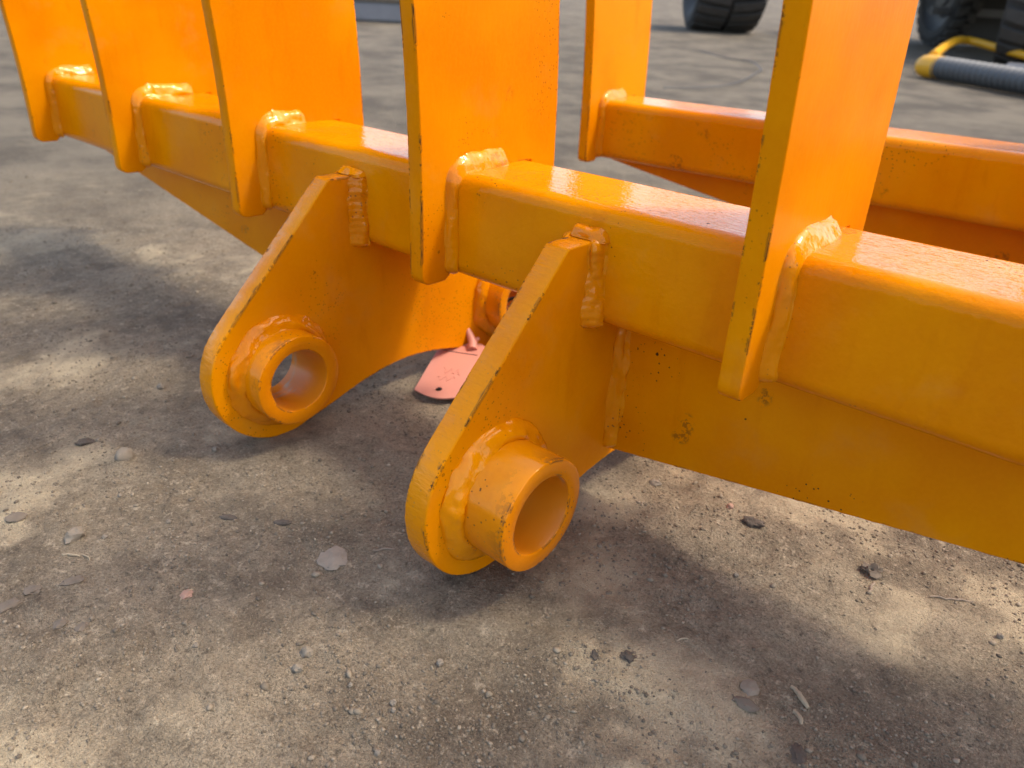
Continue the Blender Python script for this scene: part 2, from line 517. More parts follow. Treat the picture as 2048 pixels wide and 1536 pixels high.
gv = np.stack([GX, GY, GZZ], -1).reshape(-1, 3)
nu, ns = len(us), len(ss)
ii = (np.arange(ns-1)[:, None]*nu+np.arange(nu-1)[None]).ravel()
gf = np.stack([ii, ii+1, ii+nu+1, ii+nu], 1)
me = bpy.data.meshes.new('ground')
me.vertices.add(len(gv)); me.vertices.foreach_set('co', gv.ravel())
me.loops.add(gf.size); me.loops.foreach_set('vertex_index', gf.ravel())
me.polygons.add(len(gf)); me.polygons.foreach_set('loop_start', np.arange(len(gf))*4)
me.polygons.foreach_set('use_smooth', np.ones(len(gf), bool))
me.update(calc_edges=True)
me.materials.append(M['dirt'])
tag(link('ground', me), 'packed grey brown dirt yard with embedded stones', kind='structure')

# ------------------------------------------------------------------ orange rake frame
D, H, RC = .1158, .100, .014          # beam depth, height, corner radius
TT = .0172                             # tine thickness
FA, BB = .0388, .0375                  # tine reach in front of / behind the beam
YC = .062                              # mid line of the brackets
BY, BZ, RL, TL = -.115, -.116, .078, .0235
RO, RI = .0484, .0334

def beam_profile(r=RC, seg=8):
    pts = []
    cs = [((r, H-r), pi, pi/2), ((D-r, H-r), pi/2, 0), ((D-r, r), 0, -pi/2), ((r, r), -pi/2, -pi)]
    for i, (c, a0, a1) in enumerate(cs):
        for j in range(seg+1):
            t = a0+(a1-a0)*j/seg
            pts.append((c[0]+r*math.cos(t), c[1]+r*math.sin(t)))
    # support points close to each arc end keep the flats flat
    out = []
    n = len(pts)
    for i in range(n):
        out.append(pts[i])
        a = np.array(pts[i]); b = np.array(pts[(i+1) % n])
        if np.linalg.norm(b-a) > .02:
            out.append(tuple(a+(b-a)*.012)); out.append(tuple(b-(b-a)*.012))
    return out
def make_beam(x0, x1):
    pr = beam_profile(); m = len(pr)
    xs = np.linspace(x0, x1, 90)
    V = []
    for x in xs:
        for y, z in pr:
            k = .00025*float(vnoise(x*9, y*30, z*30))
            V.append((x, y+k, z+k))
    Fc = grid_faces(len(xs), m)
    Fc.append(tuple(range(m))); Fc.append(tuple((len(xs)-1)*m+j for j in range(m))[::-1])
    me = mesh('beam', V, Fc, M['beam'], sharp=50)
    bm = bmesh.new(); bm.from_mesh(me); bmesh.ops.recalc_face_normals(bm, faces=bm.faces); bm.to_mesh(me); bm.free()
    return me
def bend(z): return -.26*max(0, z-.06)**2
def tine_outline():
    z1 = .70
    pts = []
    pts.append((-FA, -.0045, .011)); pts.append((-.0075, -.0045, .002)); pts.append((.0015, .004, 0)); pts.append((.0015, H-.001, 0))
    pts.append((D-.0015, H-.001, 0)); pts.append((D-.0015, .004, 0)); pts.append((D+.0075, -.0045, .002)); pts.append((D+BB, -.0045, .011))
    zs = np.linspace(.05, z1, 32)
    P = [tuple(p) for p in fillet_poly([(-FA, .05, 0)]+pts+[(D+BB, .05, 0)])]
    wd = lambda z: .012*min(1, max(0, (z-.27)/.12))**2*(1 if z < .55 else max(0, 1-(z-.55)/.2))  # unseen upper part, widened to spread more tine shadow over the ground
    backs = [(D+BB+bend(z)+wd(z)-.06*max(0, (z-.45)), z) for z in zs[1:]]
    fronts = [(-FA+bend(z)-wd(z)+.06*max(0, (z-.45)), z) for z in zs[1:]]
    return P+backs+fronts[::-1]
TINE = [plate_mesh('tine', tine_outline(), TT, [M['plate'], M['plate']], seed=q, jit=.0003) for q in range(3)]
def tine_weld(seed, side):
    path = []; n2 = []
    for y in np.linspace(D-.030-.012*(seed % 3), RC, 40): path.append((0, y, H)); n2.append((0, 0, 1))
    for t in np.linspace(pi/2, pi, 9)[1:-1]:
        path.append((0, RC+RC*math.cos(t), H-RC+RC*math.sin(t))); n2.append((0, math.cos(t), math.sin(t)))
    for z in np.linspace(H-RC, .010, 36): path.append((0, 0, z)); n2.append((0, -1, 0))
    for t in np.linspace(0, .6, 4)[1:]: path.append((0, .004*t, .010-.016*t)); n2.append((0, -1, 0))
    path = np.array(path); n2 = np.array(n2, float)
    # top pass is piled higher than the vertical pass
    hgt = np.where(path[:, 2] > H-.002, 0.0165, .0100)
    hgt = np.convolve(np.pad(hgt, 4, mode='edge'), np.ones(9)/9, 'valid')
    return weld_mesh('weld_bead', path, (side, 0, 0), n2*hgt[:, None]/.012, -.0+.0110, .012, seed=seed, lump=.17, ripple=.010, pitch=.008, pw=1.5)
TWELD = [(tine_weld(q*2+1, 1), tine_weld(q*2+2, -1)) for q in range(4)]

def bracket_outline():
    cf = (BY, BZ); 
    P = [(.0012, .0735), (-.040, .0735)]
    a0 = R(135)
    # slanted front edge: tangent to the round end
    P = [(.0012, .0735, 0), (-.0395, .0735, .006)]
    pts = [tuple(p) for p in fillet_poly([(0.02, -.05, 0)]+P+[(BY+RL*math.cos(a0), BZ+RL*math.sin(a0), 0)], 5)][1:]
    for t in np.linspace(a0, R(288), 46)[1:]:
        pts.append((BY+RL*math.cos(t), BZ+RL*math.sin(t)))
    arch = [(-.066, -.1835), (-.040, -.1755), (-.010, -.1668), (.020, -.1608), (.045, -.1578), (YC, -.1570)]
    full = pts+arch
    mir = [(2*YC-y, z) for y, z in full[::-1]][1:]
    notch = [(D-.0012, .0012), (.0012, .0012)]
    mir = [q for q in mir]
    mir[-1] = (D-.0012, .0735)
    return full+mir+notch
def circ(cy, cz, r, n=72): return [(cy+r*math.cos(2*pi*j/n), cz+r*math.sin(2*pi*j/n)) for j in range(n)]

def bracket_parts(root, X, boss_len, seed):
    out = bracket_outline()
    # two bores: the plate is cut in two halves joined on the mid line by sharing one outline with one hole each side
    half_f = [p for p in out if p[0] <= YC+1e-6]
    me = two_hole_plate('bracket_plate', out, TL, [M['plate'], M['cut']], [circ(BY, BZ, RI+.004), circ(2*YC-BY, BZ, RI+.004)], seed)
    b = link('bracket_plate', me, root); b.location = (X, 0, 0)
    for k, yy in enumerate((BY, 2*YC-BY)):
        L = boss_len; c = .0011
        prof = [(L, RI+c), (L, RO-c), (L-c*.4, RO-c*.35), (L-c, RO), (-TL-.006+c, RO), (-TL-.006, RO-c), (-TL-.006, RI+c), (-TL-.006+c, RI), (L-c, RI), (L-c*.4, RI+c*.35)]
        bme = lathe_x('pin_boss', prof, [M['paint'], M['bore']])
        for f in bme.polygons:
            if max(math.hypot(bme.vertices[v].co.y, bme.vertices[v].co.z) for v in f.vertices) < RI+.0003: f.material_index = 1
        s = link('pin_boss', bme, b); s.location = (0, yy, BZ)
        th = np.linspace(0, 2*pi, 161)[:-1]+2.2
        path = [(0, RO*math.cos(t), RO*math.sin(t)) for t in th]
        n2 = [(0, math.cos(t), math.sin(t)) for t in th]
        wl = link('weld_bead', weld_mesh('weld_bead', path, (1, 0, 0), n2, .0125, .0145, seed=seed+k*3, closed=True, lump=.24, ripple=.006, pitch=.008, pw=1.25), b)
        wl.location = (0, yy, BZ)
    # bracket to beam, both faces, front side; and the cap pass over the nose
    for side, xx in ((1, 0), (-1, -TL)):
        path = [(xx, 0, z) for z in np.linspace(.077, -.004, 42)]
        wl = link('weld_bead', weld_mesh('weld_bead', path, (side, 0, 0), (0, -1, 0), .0120, .0170, seed=seed+5+side, lump=.30, ripple=.03, pitch=.007, pw=1.4), b)
    path = [(x, 0, .0735) for x in np.linspace(.011, -TL-.004, 22)]
    link('weld_bead', weld_mesh('weld_bead', path, (0, -1, 0), (0, 0, 1), .0125, .0100, seed=seed+9, lump=.35), b)
    return b

def two_hole_plate(name, outline, t, mats, holes, seed):
    """plate_mesh with two bores"""
    me1 = plate_mesh(name, outline, t, mats, hole=None, seed=seed, jit=.00045)
    # re-cap with the bores cut out
    bm = bmesh.new(); bm.from_mesh(me1)
    caps = [f for f in bm.faces if len(f.verts) == 3 and abs(f.normal.x) > .98 and (abs(f.verts[0].co.x) < 1e-6 or abs(f.verts[0].co.x+t) < 1e-6) and all(abs(v.co.x-f.verts[0].co.x) < 1e-7 for v in f.verts)]
    bmesh.ops.delete(bm, geom=caps, context='FACES_ONLY')
    bm.edges.ensure_lookup_table()
    rings = {}
    for hx, sgn in ((0.0, 1), (-t, -1)):
        be = [e for e in bm.edges if e.is_boundary and abs(e.verts[0].co.x-hx) < 1e-7 and abs(e.verts[1].co.x-hx) < 1e-7]
        # order the boundary loop
        adj = {}
        for e in be:
            for v in e.verts: adj.setdefault(v, []).append(e.other_vert(v))
        st = be[0].verts[0]; loop = [st]; prev = None; cur = st
        while True:
            nx = [v for v in adj[cur] if v is not prev][0]
            if nx is st: break
            loop.append(nx); prev, cur = cur, nx
        hl = [[bm.verts.new((hx, y, z)) for y, z in h] for h in holes]
        rings[hx] = hl
        polys = [[Vector((v.co.y, v.co.z, 0)) for v in loop]]+[[Vector((v.co.y, v.co.z, 0)) for v in h] for h in hl]
        allv = loop+hl[0]+hl[1]
        for tr in tessellate_polygon(polys):
            vs = [allv[q] for q in tr]
            a, b, c = [v.co for v in vs]
            ar = (b.y-a.y)*(c.z-a.z)-(c.y-a.y)*(b.z-a.z)
            if abs(ar) < 1e-14: continue
            if (ar > 0) != (sgn > 0): vs = vs[::-1]
            try: f = bm.faces.new(vs); f.smooth = False
            except ValueError: pass
    for h0, h1 in zip(rings[0.0], rings[-t]):
        n = len(h0)
        for j in range(n):
            f = bm.faces.new((h0[j], h0[(j+1) % n], h1[(j+1) % n], h1[j])); f.smooth = True
    for f in bm.faces:
        if not f.smooth:
            for e in f.edges:
                if any(g.smooth for g in e.link_faces): e.smooth = False
    bm.to_mesh(me1); bm.free()
    me1.update()
    return me1

def skirt_parts(root, xa, za, xb, zb, side):
    t = .010
    out = [(xa, .003), (xa, za), (xb, zb), (xb, .003)]
    me = plate_mesh('skirt_plate', out, t, [M['skirt'], M['skirt']], axis='Y', step=.006, jit=.0004)
    o = link('skirt_plate', me, root); o.location = (0, .0505, 0)
    path = [(xa, .0505, z) for z in np.linspace(-.006, za+.002, 50)]
    link('weld_bead', weld_mesh('weld_bead', path, (side, 0, 0), (0, -1, 0), .0125, .0105, seed=21, lump=.32, ripple=.03, pitch=.009, pw=1.45), o).location = (0, -.0505, 0)
    return o

def rake(name, xs, lugs, lens, label, group):
    root = empty(name)
    tag(root, label, 'rake frame', group)
    link('beam', make_beam(xs[0]-TT*.5, xs[-1]-TT*.5), root)
    for i, x in enumerate(xs):
        t = link('tine', TINE[i % 3], root); t.location = (x, 0, 0)
        wr, wl = TWELD[i % 4]
        if i < len(xs)-1: link('weld_bead', wr, t)
        if i > 0: link('weld_bead', wl, t).location = (-TT, 0, 0)
    for k, (X, L) in enumerate(zip(lugs, lens)): bracket_parts(root, X, L, 3+k*20)
    xr, xl = lugs[-1], lugs[0]-TL
    skirt_parts(root, xr, -.1465, xs[-1]-TT, -.1465+.1667*(xs[-1]-TT-xr), 1)
    skirt_parts(root, xl, -.1380, xs[0], -.1380+.1590*(xl-xs[0]), -1)
    return root

XS = [-1.0731, -.7601, -.4431, -.1211, .2065, .5265, .8465]
front = rake('rake_frame', XS, [-.2602, .0496], [.0362, .0513],
     'orange painted steel rake frame with two round pin bosses, standing on the dirt', 'orange rake frames in the yard')
XS2 = [XS[0]+.362*i for i in range(7)]
rear = rake('rake_frame', XS2, [-.24, .07], [.0362, .0513],
     'orange painted rake frame standing behind the one with the pink tag, its end tine showing', 'orange rake frames in the yard')
ry = R(3.2)
piv = Vector((XS2[0], 0, 0))
tgt = Vector((-.425, .668, -.002))
rear.rotation_euler = (R(1.0), 0, ry)
rear.location = tgt-rear.rotation_euler.to_matrix() @ piv

# ------------------------------------------------------------------ pink tag and its tie
def gz(x, y): return float(ground_z(np.array(x), np.array(y)))
a_ax = np.array([-.468, .884]); p_ax = np.array([.884, .468])
tw, tl = .066, .118
o2 = np.array([-.237, .052])
tg_out = []
for t in np.linspace(0, 1, 13):                          # bowed lower end
    tg_out.append((tw*t, -.011*math.sin(pi*t)))
tg_out += [(tw, tl-.02)]
for t in np.linspace(0, pi/2, 5)[1:]: tg_out.append((tw-.018+.018*math.cos(t), tl-.02+.020*math.sin(t)))
for t in np.linspace(pi/2, pi, 5): tg_out.append((.014+.014*math.cos(t), tl-.02+.020*math.sin(t)))
me = plate_mesh('plastic_tag', tg_out, .0018, [M['tag'], M['tag']], hole=circ(.0295, .007, .0042, 20), bev=.0003, step=.004, jit=0)
tagr = empty('plastic_tag', (o2[0], o2[1], GZ+.004))
tag(tagr, 'salmon pink plastic tag with a punched hole lying on the dirt under the rake frame', 'tag')
body = link('tag_body', me, tagr)
# plate lies in local (y,z)=(across, along): map to ground with a slight lift at the far end
tilt = .17
ex = Vector((p_ax[0], p_ax[1], .03)).normalized(); ey = Vector((a_ax[0], a_ax[1], tilt)).normalized(); ez = ex.cross(ey)
mt = Matrix((ez, ex, ey)).transposed().to_4x4()
tagr.matrix_world = Matrix.Translation((o2[0], o2[1], GZ+.0045)) @ mt
def stroke(pts, r, mat):
    P = [(.0004, q[0], q[1]) for q in pts]
    link('marking', tube_mesh('marking', P, r, mat, seg=6), tagr)
stroke([(.008, .092), (.030, .090), (.056, .089)], .0007, M['ink'])
def scribble(y0, z0, s, n, seed):
    q = random.Random(seed); pts = []
    for i in range(n): pts.append((y0+s*(i/n)*1.6, z0+s*.5*math.sin(i*1.9+q.random())*q.uniform(.6, 1)))
    return pts
stroke(scribble(.020, .030, .016, 9, 1), .0003, M['inkpale'])
stroke(scribble(.022, .046, .017, 10, 2), .0003, M['inkpale'])
strap = [(.001, .046, .100), (.005, .044, .110), (.012, .038, .118), (.021, .030, .125), (.031, .020, .132)]
link('strap', tube_mesh('strap', strap, .003, M['tag'], seg=10, rad=[.0065, .0060, .0048, .0036, .0018]), tagr)
link('strap', tube_mesh('strap', [(.001, .038, .106), (.004, .044, .114), (.006, .049, .121)], .003, M['tag'], seg=10), tagr)

rb = Vector((-.2602+.012, 2*YC-BY, BZ))
tie = [(rb.x+.030+.022*math.cos(t), rb.y-.016+.012*math.cos(t), rb.z-.018+.028*math.sin(t)) for t in np.linspace(0, 2*pi, 40)]
tag(link('cable_tie', tube_mesh('cable_tie', tie, .0022, M['blackplastic'], seg=8)), 'black cable tie looped through the rear pin boss above the pink tag', 'cable tie')

# ------------------------------------------------------------------ stones, straw and twigs lying on the dirt
def stone_mesh(name, sx, sy, sz, seed, mat, rough=.22, sub=3, freq=2.2):
    bm = bmesh.new(); bmesh.ops.create_icosphere(bm, subdivisions=sub, radius=1.0)
    for v in bm.verts:
        c = v.co
        k = 1+rough*float(fbm(c.x*freq+seed*3.7, c.y*freq+seed, c.z*freq, 3))
        # facet a little
        v.co = Vector((c.x*k*sx, c.y*k*sy, c.z*k*sz))
    me = bpy.data.meshes.new(name); bm.to_mesh(me); bm.free()
    me.materials.append(mat); me.polygons.foreach_set('use_smooth', [True]*len(me.polygons))
    me.set_sharp_from_angle(angle=R(38))
    return me
def stone(x, y, sx, sy, sz, rot, seed, mat, label, group, rough=.25, sink=.42, name='stone', cat='stone'):
    sx *= .82; sy *= .82
    o = link(name, stone_mesh(name, sx, sy, sz, seed, M[mat], rough))
    o.location = (x, y, gz(x, y)+sz*(1-2*sink)); o.rotation_euler.z = rot
    return tag(o, label, cat, group)
G1 = 'loose stones on the dirt'; G2 = 'dark slate flakes on the dirt'; G3 = 'pale pebbles on the dirt'
stone(-.333, -.260, .0100, .0120, .0080, .4, 1, 'stone', 'rounded grey brown stone, thickest on the dirt beyond the pair of slate flakes', G1, .12)
stone(-.234, -.347, .0085, .0100, .0060, .2, 2, 'stone', 'angular grey stone lying on the dirt next to two straw bits', G1, .35)
stone(-.060, -.202, .0140, .0190, .0026, .9, 3, 'flatstone', 'wide flat pale stone sunk level with the dirt near the round bracket foot', G1, .3, .47)
stone(.023, -.295, .0052, .0045, .0040, .2, 5, 'stone', 'small tan stone on the dirt below a grey chip', G1)
stone(.014, -.281, .0058, .0052, .0045, .8, 4, 'stone', 'small grey faceted chip of stone on bare dirt', G1, .3)
stone(.276, -.082, .0080, .0095, .0018, .4, 6, 'stone', 'flat brown round stone set in the dirt beside a speckled slate', G1, .2, .2)
stone(.081, .102, .0075, .0048, .0040, .6, 7, 'palestone', 'pale cream stone on the dirt just below the skirt plate', G3)
stone(.160, .115, .0040, .0045, .0036, .2, 8, 'rosestone', 'small rose pink stone on the dirt below the skirt plate', G3)
SL = 'thin dark slate flake lying flat on the dirt in front of the brackets'
stone(-.171, -.238, .0042, .0105, .0020, -1.0, 11, 'clod', SL, G2, .2)
stone(-.130, -.207, .0045, .0105, .0024, -.8, 12, 'clod', SL, G2, .2)
stone(-.296, -.373, .0085, .0105, .0016, -.7, 13, 'slate', 'oval blue grey slate pressed flat into pale dirt', G2, .15, .2)
stone(.281, -.098, .0100, .0060, .0018, .1, 14, 'slate', 'half moon of speckled dark slate set in the dirt', G2, .3, .2)
stone(-.390, -.276, .0060, .0110, .0045, -.4, 16, 'clod', 'dark crumbly clod on the dirt near the rounded stone', 'dark clods of earth', .45, name='clod', cat='clod')
stone(.195, -.120, .0062, .0060, .0022, .3, 17, 'clod', 'round dark clod pressed into open dirt, bigger of a pair', 'dark clods of earth', .5, .3, name='clod', cat='clod')
stone(.176, -.136, .0040, .0048, .0018, .9, 18, 'clod', 'spidery dark clod in open dirt, smaller of a pair', 'dark clods of earth', .6, .3, name='clod', cat='clod')
stone(.188, .107, .0135, .0075, .0040, .3, 19, 'clod', 'low dark clod of earth beneath the skirt plate', 'dark clods of earth', .4, .3, name='clod', cat='clod')
stone(.297, .119, .0105, .0075, .0055, .2, 20, 'slate', 'jagged lump of dark slate on sunlit dirt below the skirt plate', G2, .6, .3)
stone(.326, -.111, .0060, .0110, .0022, .5, 22, 'clod', 'long dark clod at the edge of the dirt', 'dark clods of earth', .4, .3, name='clod', cat='clod')
SP = 'small blue grey slate bit pressed flat into the dirt, one of a loose cluster'
for q, (x, y, a, b) in enumerate([(-.191, -.397, .0075, .0090), (-.177, -.371, .0060, .0110), (-.184, -.417, .0070, .0120), (-.138, -.396, .0055, .0070), (-.123, -.386, .0050, .0075)]):
    stone(x, y, a, b, .0022, -.7+.3*q, 60+q, 'slate', SP, 'cluster of slate bits in the dirt', .35, .44)
stone(-.106, -.313, .0060, .0065, .0020, .3, 70, 'rosestone', 'flat reddish brick fragment pressed into grey dirt', G1, .3, .47)
PB = 'tiny pale pebble lying loose on the dirt'
for q, (x, y, s) in enumerate([(-.282, -.188, .0036), (.095, -.220, .0034), (.098, -.268, .0030), (.103, -.272, .0026), (.063, -.278, .0024), (.401, .109, .0034), (-.272, -.292, .0026),
        (-.215, -.330, .0030), (.12, -.30, .0026), (-.05, -.335, .0026), (-.33, -.10, .0042), (-.46, -.16, .005), (-.20, -.28, .0028), (.21, .03, .0028)]):
    stone(x, y, s, s*random.uniform(.8, 1.2), s*.75, random.uniform(0, 6), 30+q, 'palestone', PB, G3, .3, .25, name='pebble', cat='pebble')
def sliver(x, y, l, r, rot, mat, label, group, seed, cat, name):
    q = random.Random(seed); n = 9; P = []
    for i in range(n):
        t = i/(n-1)-.5
        P.append((t*l, .08*l*math.sin(t*4+q.random()*3)*.6, r*.5+.0006*math.sin(t*6+q.random())))
    rad = [r*(.45+.55*math.sin(pi*(.12+.76*i/(n-1)))) for i in range(n)]
    o = link(name, tube_mesh(name, P, r, M[mat], seg=7, rad=rad))
    o.location = (x, y, gz(x, y)); o.rotation_euler.z = rot
    return tag(o, label, cat, group)
GS = 'bits of dry straw on the dirt'
sliver(.306, -.062, .020, .0021, -.6, 'straw', 'thick tan chip of wood on the dirt near a speckled slate', GS, 1, 'wood chip', 'wood_chip')
sliver(.312, -.078, .013, .0017, -.7, 'straw', 'short pale wood chip below a thick tan chip', GS, 2, 'wood chip', 'wood_chip')
sliver(-.215, -.361, .022, .0011, .7, 'straw', 'forked dry straw bit lying beside an angular grey stone', GS, 3, 'straw', 'straw')
sliver(-.205, -.352, .018, .0008, .2, 'straw', 'thin dry straw bit lying beside an angular grey stone', GS, 4, 'straw', 'straw')
sliver(.360, .131, .036, .0010, .55, 'twig', 'thin brown twig on dirt below the skirt plate', GS, 5, 'twig', 'twig')
sliver(.304, .100, .016, .0013, 1.6, 'twig', 'short stub of twig near the jagged slate lump', GS, 6, 'twig', 'twig')
sliver(-.106, -.313, .014, .0009, 1.9, 'straw', 'single fleck of straw on bare grey dirt', GS, 7, 'straw', 'straw')
sliver(.215, -.075, .012, .0008, .9, 'straw', 'pale sliver of straw beside a dark clod', GS, 8, 'straw', 'straw')
sliver(-.035, -.165, .020, .0010, .8, 'twig', 'thin grey twig in front of the round bracket foot', GS, 9, 'twig', 'twig')

# loose crumbs of dirt and grit: nobody could count them
def crumbs(n):
    uu = rng.uniform(-1, 1, n*3); sv = .08+rng.random(n*3)**1.5*1.9
    uu = uu*(.18+.80*sv)
    x = C2[0]+uu*RW[0]+sv*FW[0]; y = C2[1]+uu*RW[1]+sv*FW[1]
    dens = .5+.5*fbm(x*11, y*11, 9.0, 2)
    keep = rng.random(n*3) < np.clip(dens*1.15-.12, .05, 1)
    x = x[keep][:n]; y = y[keep][:n]; n = len(x)
    sz = .00045+.0014*rng.random(n)**3+(rng.random(n) < .03)*rng.uniform(.0006, .0020, n)
    bm = bmesh.new(); bmesh.ops.create_icosphere(bm, subdivisions=1, radius=1.0)
    bv = np.array([v.co[:] for v in bm.verts]); bf = np.array([[v.index for v in f.verts] for f in bm.faces]); bm.free()
    nv = len(bv)
    V = bv[None]*(1+.55*(rng.random((n, nv, 1))-.5))*(sz[:, None]*np.array([1, .85, .6])*rng.uniform(.7, 1.3, (n, 3)))[:, None, :]
    a = rng.uniform(0, 2*pi, n); ca, sa = np.cos(a), np.sin(a)
    V = np.stack([V[..., 0]*ca[:, None]-V[..., 1]*sa[:, None], V[..., 0]*sa[:, None]+V[..., 1]*ca[:, None], V[..., 2]], -1)
    z = ground_z(x, y)
    V += np.stack([x, y, z+sz*.2], -1)[:, None]
    Fc = (bf[None]+(np.arange(n)*nv)[:, None, None]).reshape(-1, 3)
    me = bpy.data.meshes.new('grit')
    me.vertices.add(n*nv); me.vertices.foreach_set('co', V.reshape(-1))
    me.loops.add(Fc.size); me.loops.foreach_set('vertex_index', Fc.ravel())
    me.polygons.add(len(Fc)); me.polygons.foreach_set('loop_start', np.arange(len(Fc))*3)
    me.update(calc_edges=True)
    at = me.attributes.new('tint', 'FLOAT', 'POINT')
    at.data.foreach_set('value', np.repeat(np.clip(rng.beta(2, 3.5, n)+(rng.random(n) < .03)*.6, 0, 1.3), nv))
    me.materials.append(M['crumb'])
    return link('grit', me)
tag(crumbs(62000), 'loose crumbs of dirt and fine grit scattered over the yard', 'grit', kind='stuff')

# ------------------------------------------------------------------ background yard
def bz(x, y): return float(ground_z(np.array(x), np.array(y), False))
def wheel(parent, loc, axis, rad, wid, blocks=26, rimr=.55, name='wheel'):
    """wheel turning round local X; tyre with tread blocks, dished rim, hub"""
    root = empty(name) if parent is None else None
    w_ = wid/2
    prof = []
    for t in np.linspace(0, 1, 9): prof.append((-w_*.80+.0*t, rimr*rad+(rad*.72-rimr*rad)*t))
    pr = [(-w_*.78, rimr*rad), (-w_*.95, rad*.70), (-w_, rad*.80), (-w_*.97, rad*.90), (-w_*.86, rad*0.920), (-w_*.5, rad*0.937), (0, rad*0.941),
          (w_*.5, rad*0.937), (w_*.86, rad*0.920), (w_*.97, rad*.90), (w_, rad*.80), (w_*.95, rad*.70), (w_*.78, rimr*rad)]
    me = lathe_x('tyre', pr, [M['rubber']], seg=72, closed=True, sharp=50)
    holder = root
    if parent is not None:
        ty = link('wheel', me, parent); holder = ty
    else:
        ty = link('tyre', me, root); holder = root
    q = Vector((1, 0, 0)).rotation_difference(Vector(axis).normalized())
    holder.rotation_mode = 'QUATERNION'; holder.rotation_quaternion = q; holder.location = loc
    # tread blocks
    bmv = []; bmf = []
    for k in range(blocks):
        for sgn in (-1, 1):
            t0 = 2*pi*(k+(.5 if sgn > 0 else 0))/blocks; dt = 2*pi/blocks*.30
            b0 = len(bmv)
            for xx, sk in ((.06, .35), (.50, .1), (.93, -.15)):
                for tt in (-dt, dt):
                    for rr in (.90, 1.0):
                        r_ = rad*(rr-(.03 if xx > .9 else 0)); a = t0+tt+sk*dt*2
                        bmv.append((sgn*xx*w_, r_*math.cos(a), r_*math.sin(a)))
            for i in (0, 4):
                bmf += [(b0+i+1, b0+i+3, b0+i+7, b0+i+5), (b0+i, b0+i+1, b0+i+5, b0+i+4), (b0+i+2, b0+i+6, b0+i+7, b0+i+3), (b0+i, b0+i+4, b0+i+6, b0+i+2)]
            bmf += [(b0, b0+2, b0+3, b0+1), (b0+8, b0+9, b0+11, b0+10)]
    bme = mesh('tread', bmv, bmf, M['dustrubber'], smooth=False)
    bm = bmesh.new(); bm.from_mesh(bme); bmesh.ops.recalc_face_normals(bm, faces=bm.faces); bm.to_mesh(bme); bm.free()
    link('tread', bme, ty if parent is None else holder)
    rr = rimr*rad
    rp = [(w_*.82, rr*1.02), (w_*.86, rr*.97), (w_*.60, rr*.93), (w_*.30, rr*.80), (w_*.25, rr*.62), (w_*.45, rr*.55), (w_*.50, rr*.34), (w_*.70, rr*.30), (w_*.72, .001), (-w_*.6, .001), (-w_*.7, rr)]
    link('rim', lathe_x('rim', rp, [M['rim']], seg=64, closed=True, sharp=30), holder if parent is not None else root)
    return root if parent is None else holder

view_r = (RW[0], RW[1], 0)
# single wheel far behind, tread towards us
rad = .60
w1 = wheel(None, (-4.03, 7.95, bz(-4.03, 7.95)+rad*.985), (RW[0], RW[1], .0), rad, .74, name='spare_tyre')
tag(w1, 'big black rubber tyre standing on the dirt in the far background, tread facing us', 'wheel')
# machine with two wheels, mostly above the frame
mach = empty('parked_machine', (-1.5, 8.3, bz(-1.5, 8.3)))
tag(mach, 'parked wheeled machine in the background, only lower wheels and dark underside showing', 'machine')
def rel(x, y, z): return (x-mach.location.x, y-mach.location.y, z-mach.location.z)
wheel(mach, rel(-1.98, 8.80, bz(-1.98, 8.80)+.49), (-.776, -.63, 0), .50, .22, rimr=.74)
wheel(mach, rel(-.93, 7.30, bz(-.93, 7.30)+.50), (.99, .14, 0), .52, .42, blocks=22)
def mbox(name, c, size, rz, mat):
    o = link(name, box_mesh(name, size, M[mat], .03), mach); o.location = rel(*c); o.rotation_euler.z = rz
    return o
mbox('axle', (-1.55, 8.8, bz(-1.5, 8.6)+.34), (1.3, .10, .07), YAW, 'greysteel')
mbox('underbody', (-.9, 8.9, bz(-.9, 8.9)+1.0), (3.2, 3.4, .7), YAW, 'darksteel')
mbox('shade_panel', (-1.2, 9.9, bz(-1.2, 9.9)+.52), (2.4, .12, .95), YAW, 'darksteel')  # added dark sheet, stands in for the black shade under the machine

# corrugated hose with its yellow end sleeve
hz0 = bz(-1.0, 5.2)
hroot = empty('corrugated_hose', (-1.02, 5.25, hz0))
tag(hroot, 'grey corrugated hose with a yellow end sleeve lying on dirt beside the parked machine', 'hose')
A = np.array([-1.05, 5.30, 0]); B = np.array([.95, 4.10, 0])
hr = .064
P = []; rd = []
N = 720
for i in range(N):
    t = i/(N-1); q = A+(B-A)*t
    q[2] = bz(q[0], q[1])+hr+.01
    P.append(q-np.array(hroot.location)); rd.append(hr*(1+.13*math.sin(2*pi*t*56)))
link('hose', tube_mesh('hose', P, hr, M['hose'], seg=24, rad=rd), hroot)
d = (A-B)/np.linalg.norm(A-B)
P = [A+d*t+np.array([0, 0, bz(A[0], A[1])+hr+.012])-np.array(hroot.location) for t in (-.02, 0, .05, .09, .12, .145, .155)]
link('end_sleeve', tube_mesh('end_sleeve', P, hr, M['yellow'], seg=24, rad=[hr*1.08, hr*1.12, hr*1.12, hr*1.10, hr*1.0, hr*.8, hr*.45]), hroot)
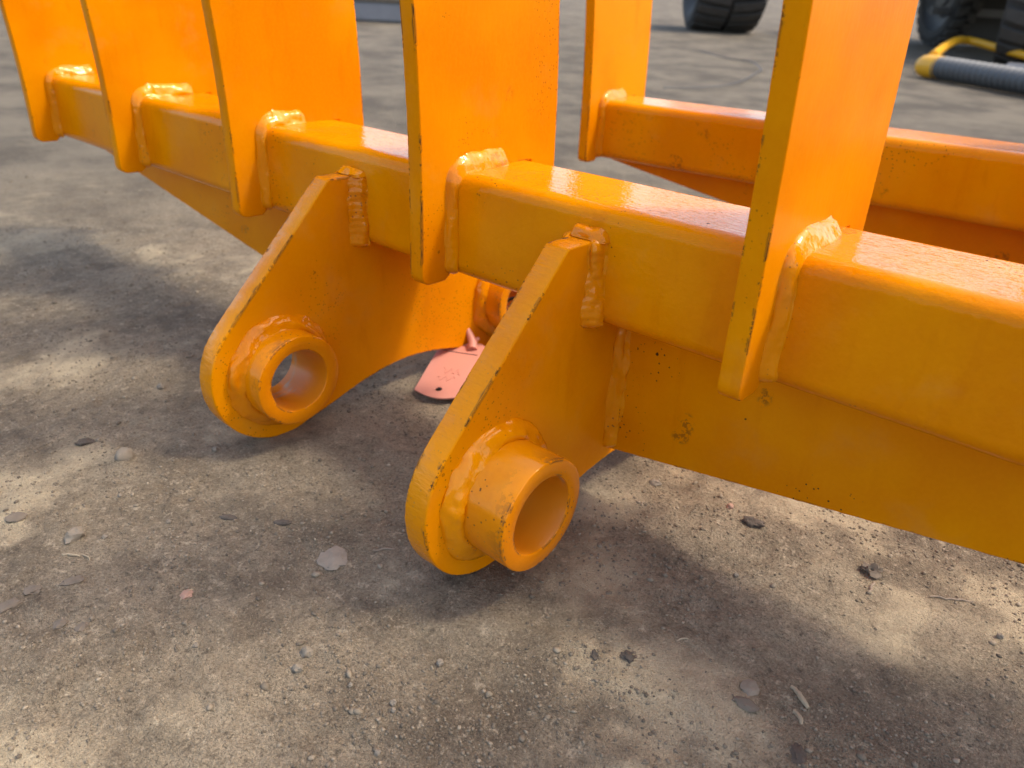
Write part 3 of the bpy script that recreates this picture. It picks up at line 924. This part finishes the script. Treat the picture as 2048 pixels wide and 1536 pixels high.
# second hose behind
A2 = np.array([-.62, 6.0, 0]); B2 = np.array([.9, 5.2, 0]); P = []; rd = []
h2 = empty('corrugated_hose', (-.62, 6.0, bz(-.62, 6.0)))
tag(h2, 'thinner grey corrugated hose lying behind the one with the yellow sleeve', 'hose')
for i in range(360):
    t = i/359; q = A2+(B2-A2)*t; q[2] = bz(q[0], q[1])+.055
    P.append(q-np.array(h2.location)); rd.append(.05*(1+.06*math.sin(2*pi*t*60)))
link('hose', tube_mesh('hose', P, .05, M['hose'], seg=16, rad=rd), h2)
q0 = np.array([-.62, 6.0, bz(-.62, 6)+.055])-np.array(h2.location); dd = (A2-B2)/np.linalg.norm(A2-B2)
link('end_pipe', tube_mesh('end_pipe', [q0-dd*.02, q0+dd*.2], .046, M['greysteel'], seg=16), h2)
# bent yellow bar
zb = bz(-1.3, 6.2)
bar = [(-1.18, 5.62, .10), (-1.32, 6.45, .15), (-1.36, 6.95, .185), (-1.28, 7.10, .18), (-1.05, 7.02, .14), (-.80, 6.90, .10)]
br = empty('yellow_bar', (-1.18, 5.62, zb))
tag(br, 'bent yellow steel bar beside the hose, leaning against the machine tyre', 'bar')
def smooth_path(P, k=8):
    P = np.array(P); out = []
    for i in range(len(P)-1):
        p0 = P[max(i-1, 0)]; p1 = P[i]; p2 = P[i+1]; p3 = P[min(i+2, len(P)-1)]
        for j in range(k):
            t = j/k
            out.append(.5*((2*p1)+(-p0+p2)*t+(2*p0-5*p1+4*p2-p3)*t*t+(-p0+3*p1-3*p2+p3)*t**3))
    out.append(P[-1]); return np.array(out)
link('bar', tube_mesh('bar', smooth_path([(x+1.18, y-5.62, z) for x, y, z in bar], 10), .030, M['yellow'], seg=16), br)
link('foot', box_mesh('foot', (.08, .10, .09), M['yellow'], .02), br).location = (0, 0, .06)
# thin wire on the dirt
wp = [(-2.71, 5.19), (-2.35, 4.91), (-2.12, 4.84), (-1.86, 4.45), (-1.80, 4.28), (-1.64, 3.73), (-1.60, 3.35), (-1.72, 3.05)]
P = smooth_path([(x, y, bz(x, y)+.02) for x, y in wp], 8)
tag(link('wire', tube_mesh('wire', P, .0035, M['wire'], seg=6)), 'thin dark wire curling over the dirt behind the rear rake frame', 'wire')
# low grey block far left of centre
kb = empty('concrete_block', (-5.95, 4.55, bz(-5.95, 4.55)))
tag(kb, 'low grey concrete block on the dirt in the far background, between two tines', 'block')
o = link('block', box_mesh('block', (1.3, .5, .17), M['concrete'], .02), kb); o.location = (-.15, .1, .085); o.rotation_euler.z = YAW
o = link('top_slab', box_mesh('top_slab', (1.36, .54, .12), M['palestone'], .02), kb); o.location = (-.15, .1, .232); o.rotation_euler.z = YAW
# red beam at the far left
rbm = empty('red_beam', (-5.25, 1.12, bz(-5.25, 1.12)))
tag(rbm, 'faded red steel beam on the dirt beyond the end tine', 'beam')
o = link('beam_body', box_mesh('beam_body', (1.0, .14, .09), M['redpaint'], .012), rbm); o.location = (-.40, -.36, .085); o.rotation_euler.z = YAW
o = link('rubber_pad', box_mesh('rubber_pad', (.9, .16, .14), M['rubber'], .02), rbm); o.location = (-.43, -.33, .205); o.rotation_euler.z = YAW
o = link('skid', box_mesh('skid', (.9, .06, .04), M['darksteel'], .006), rbm); o.location = (-.40, -.36, .02); o.rotation_euler.z = YAW
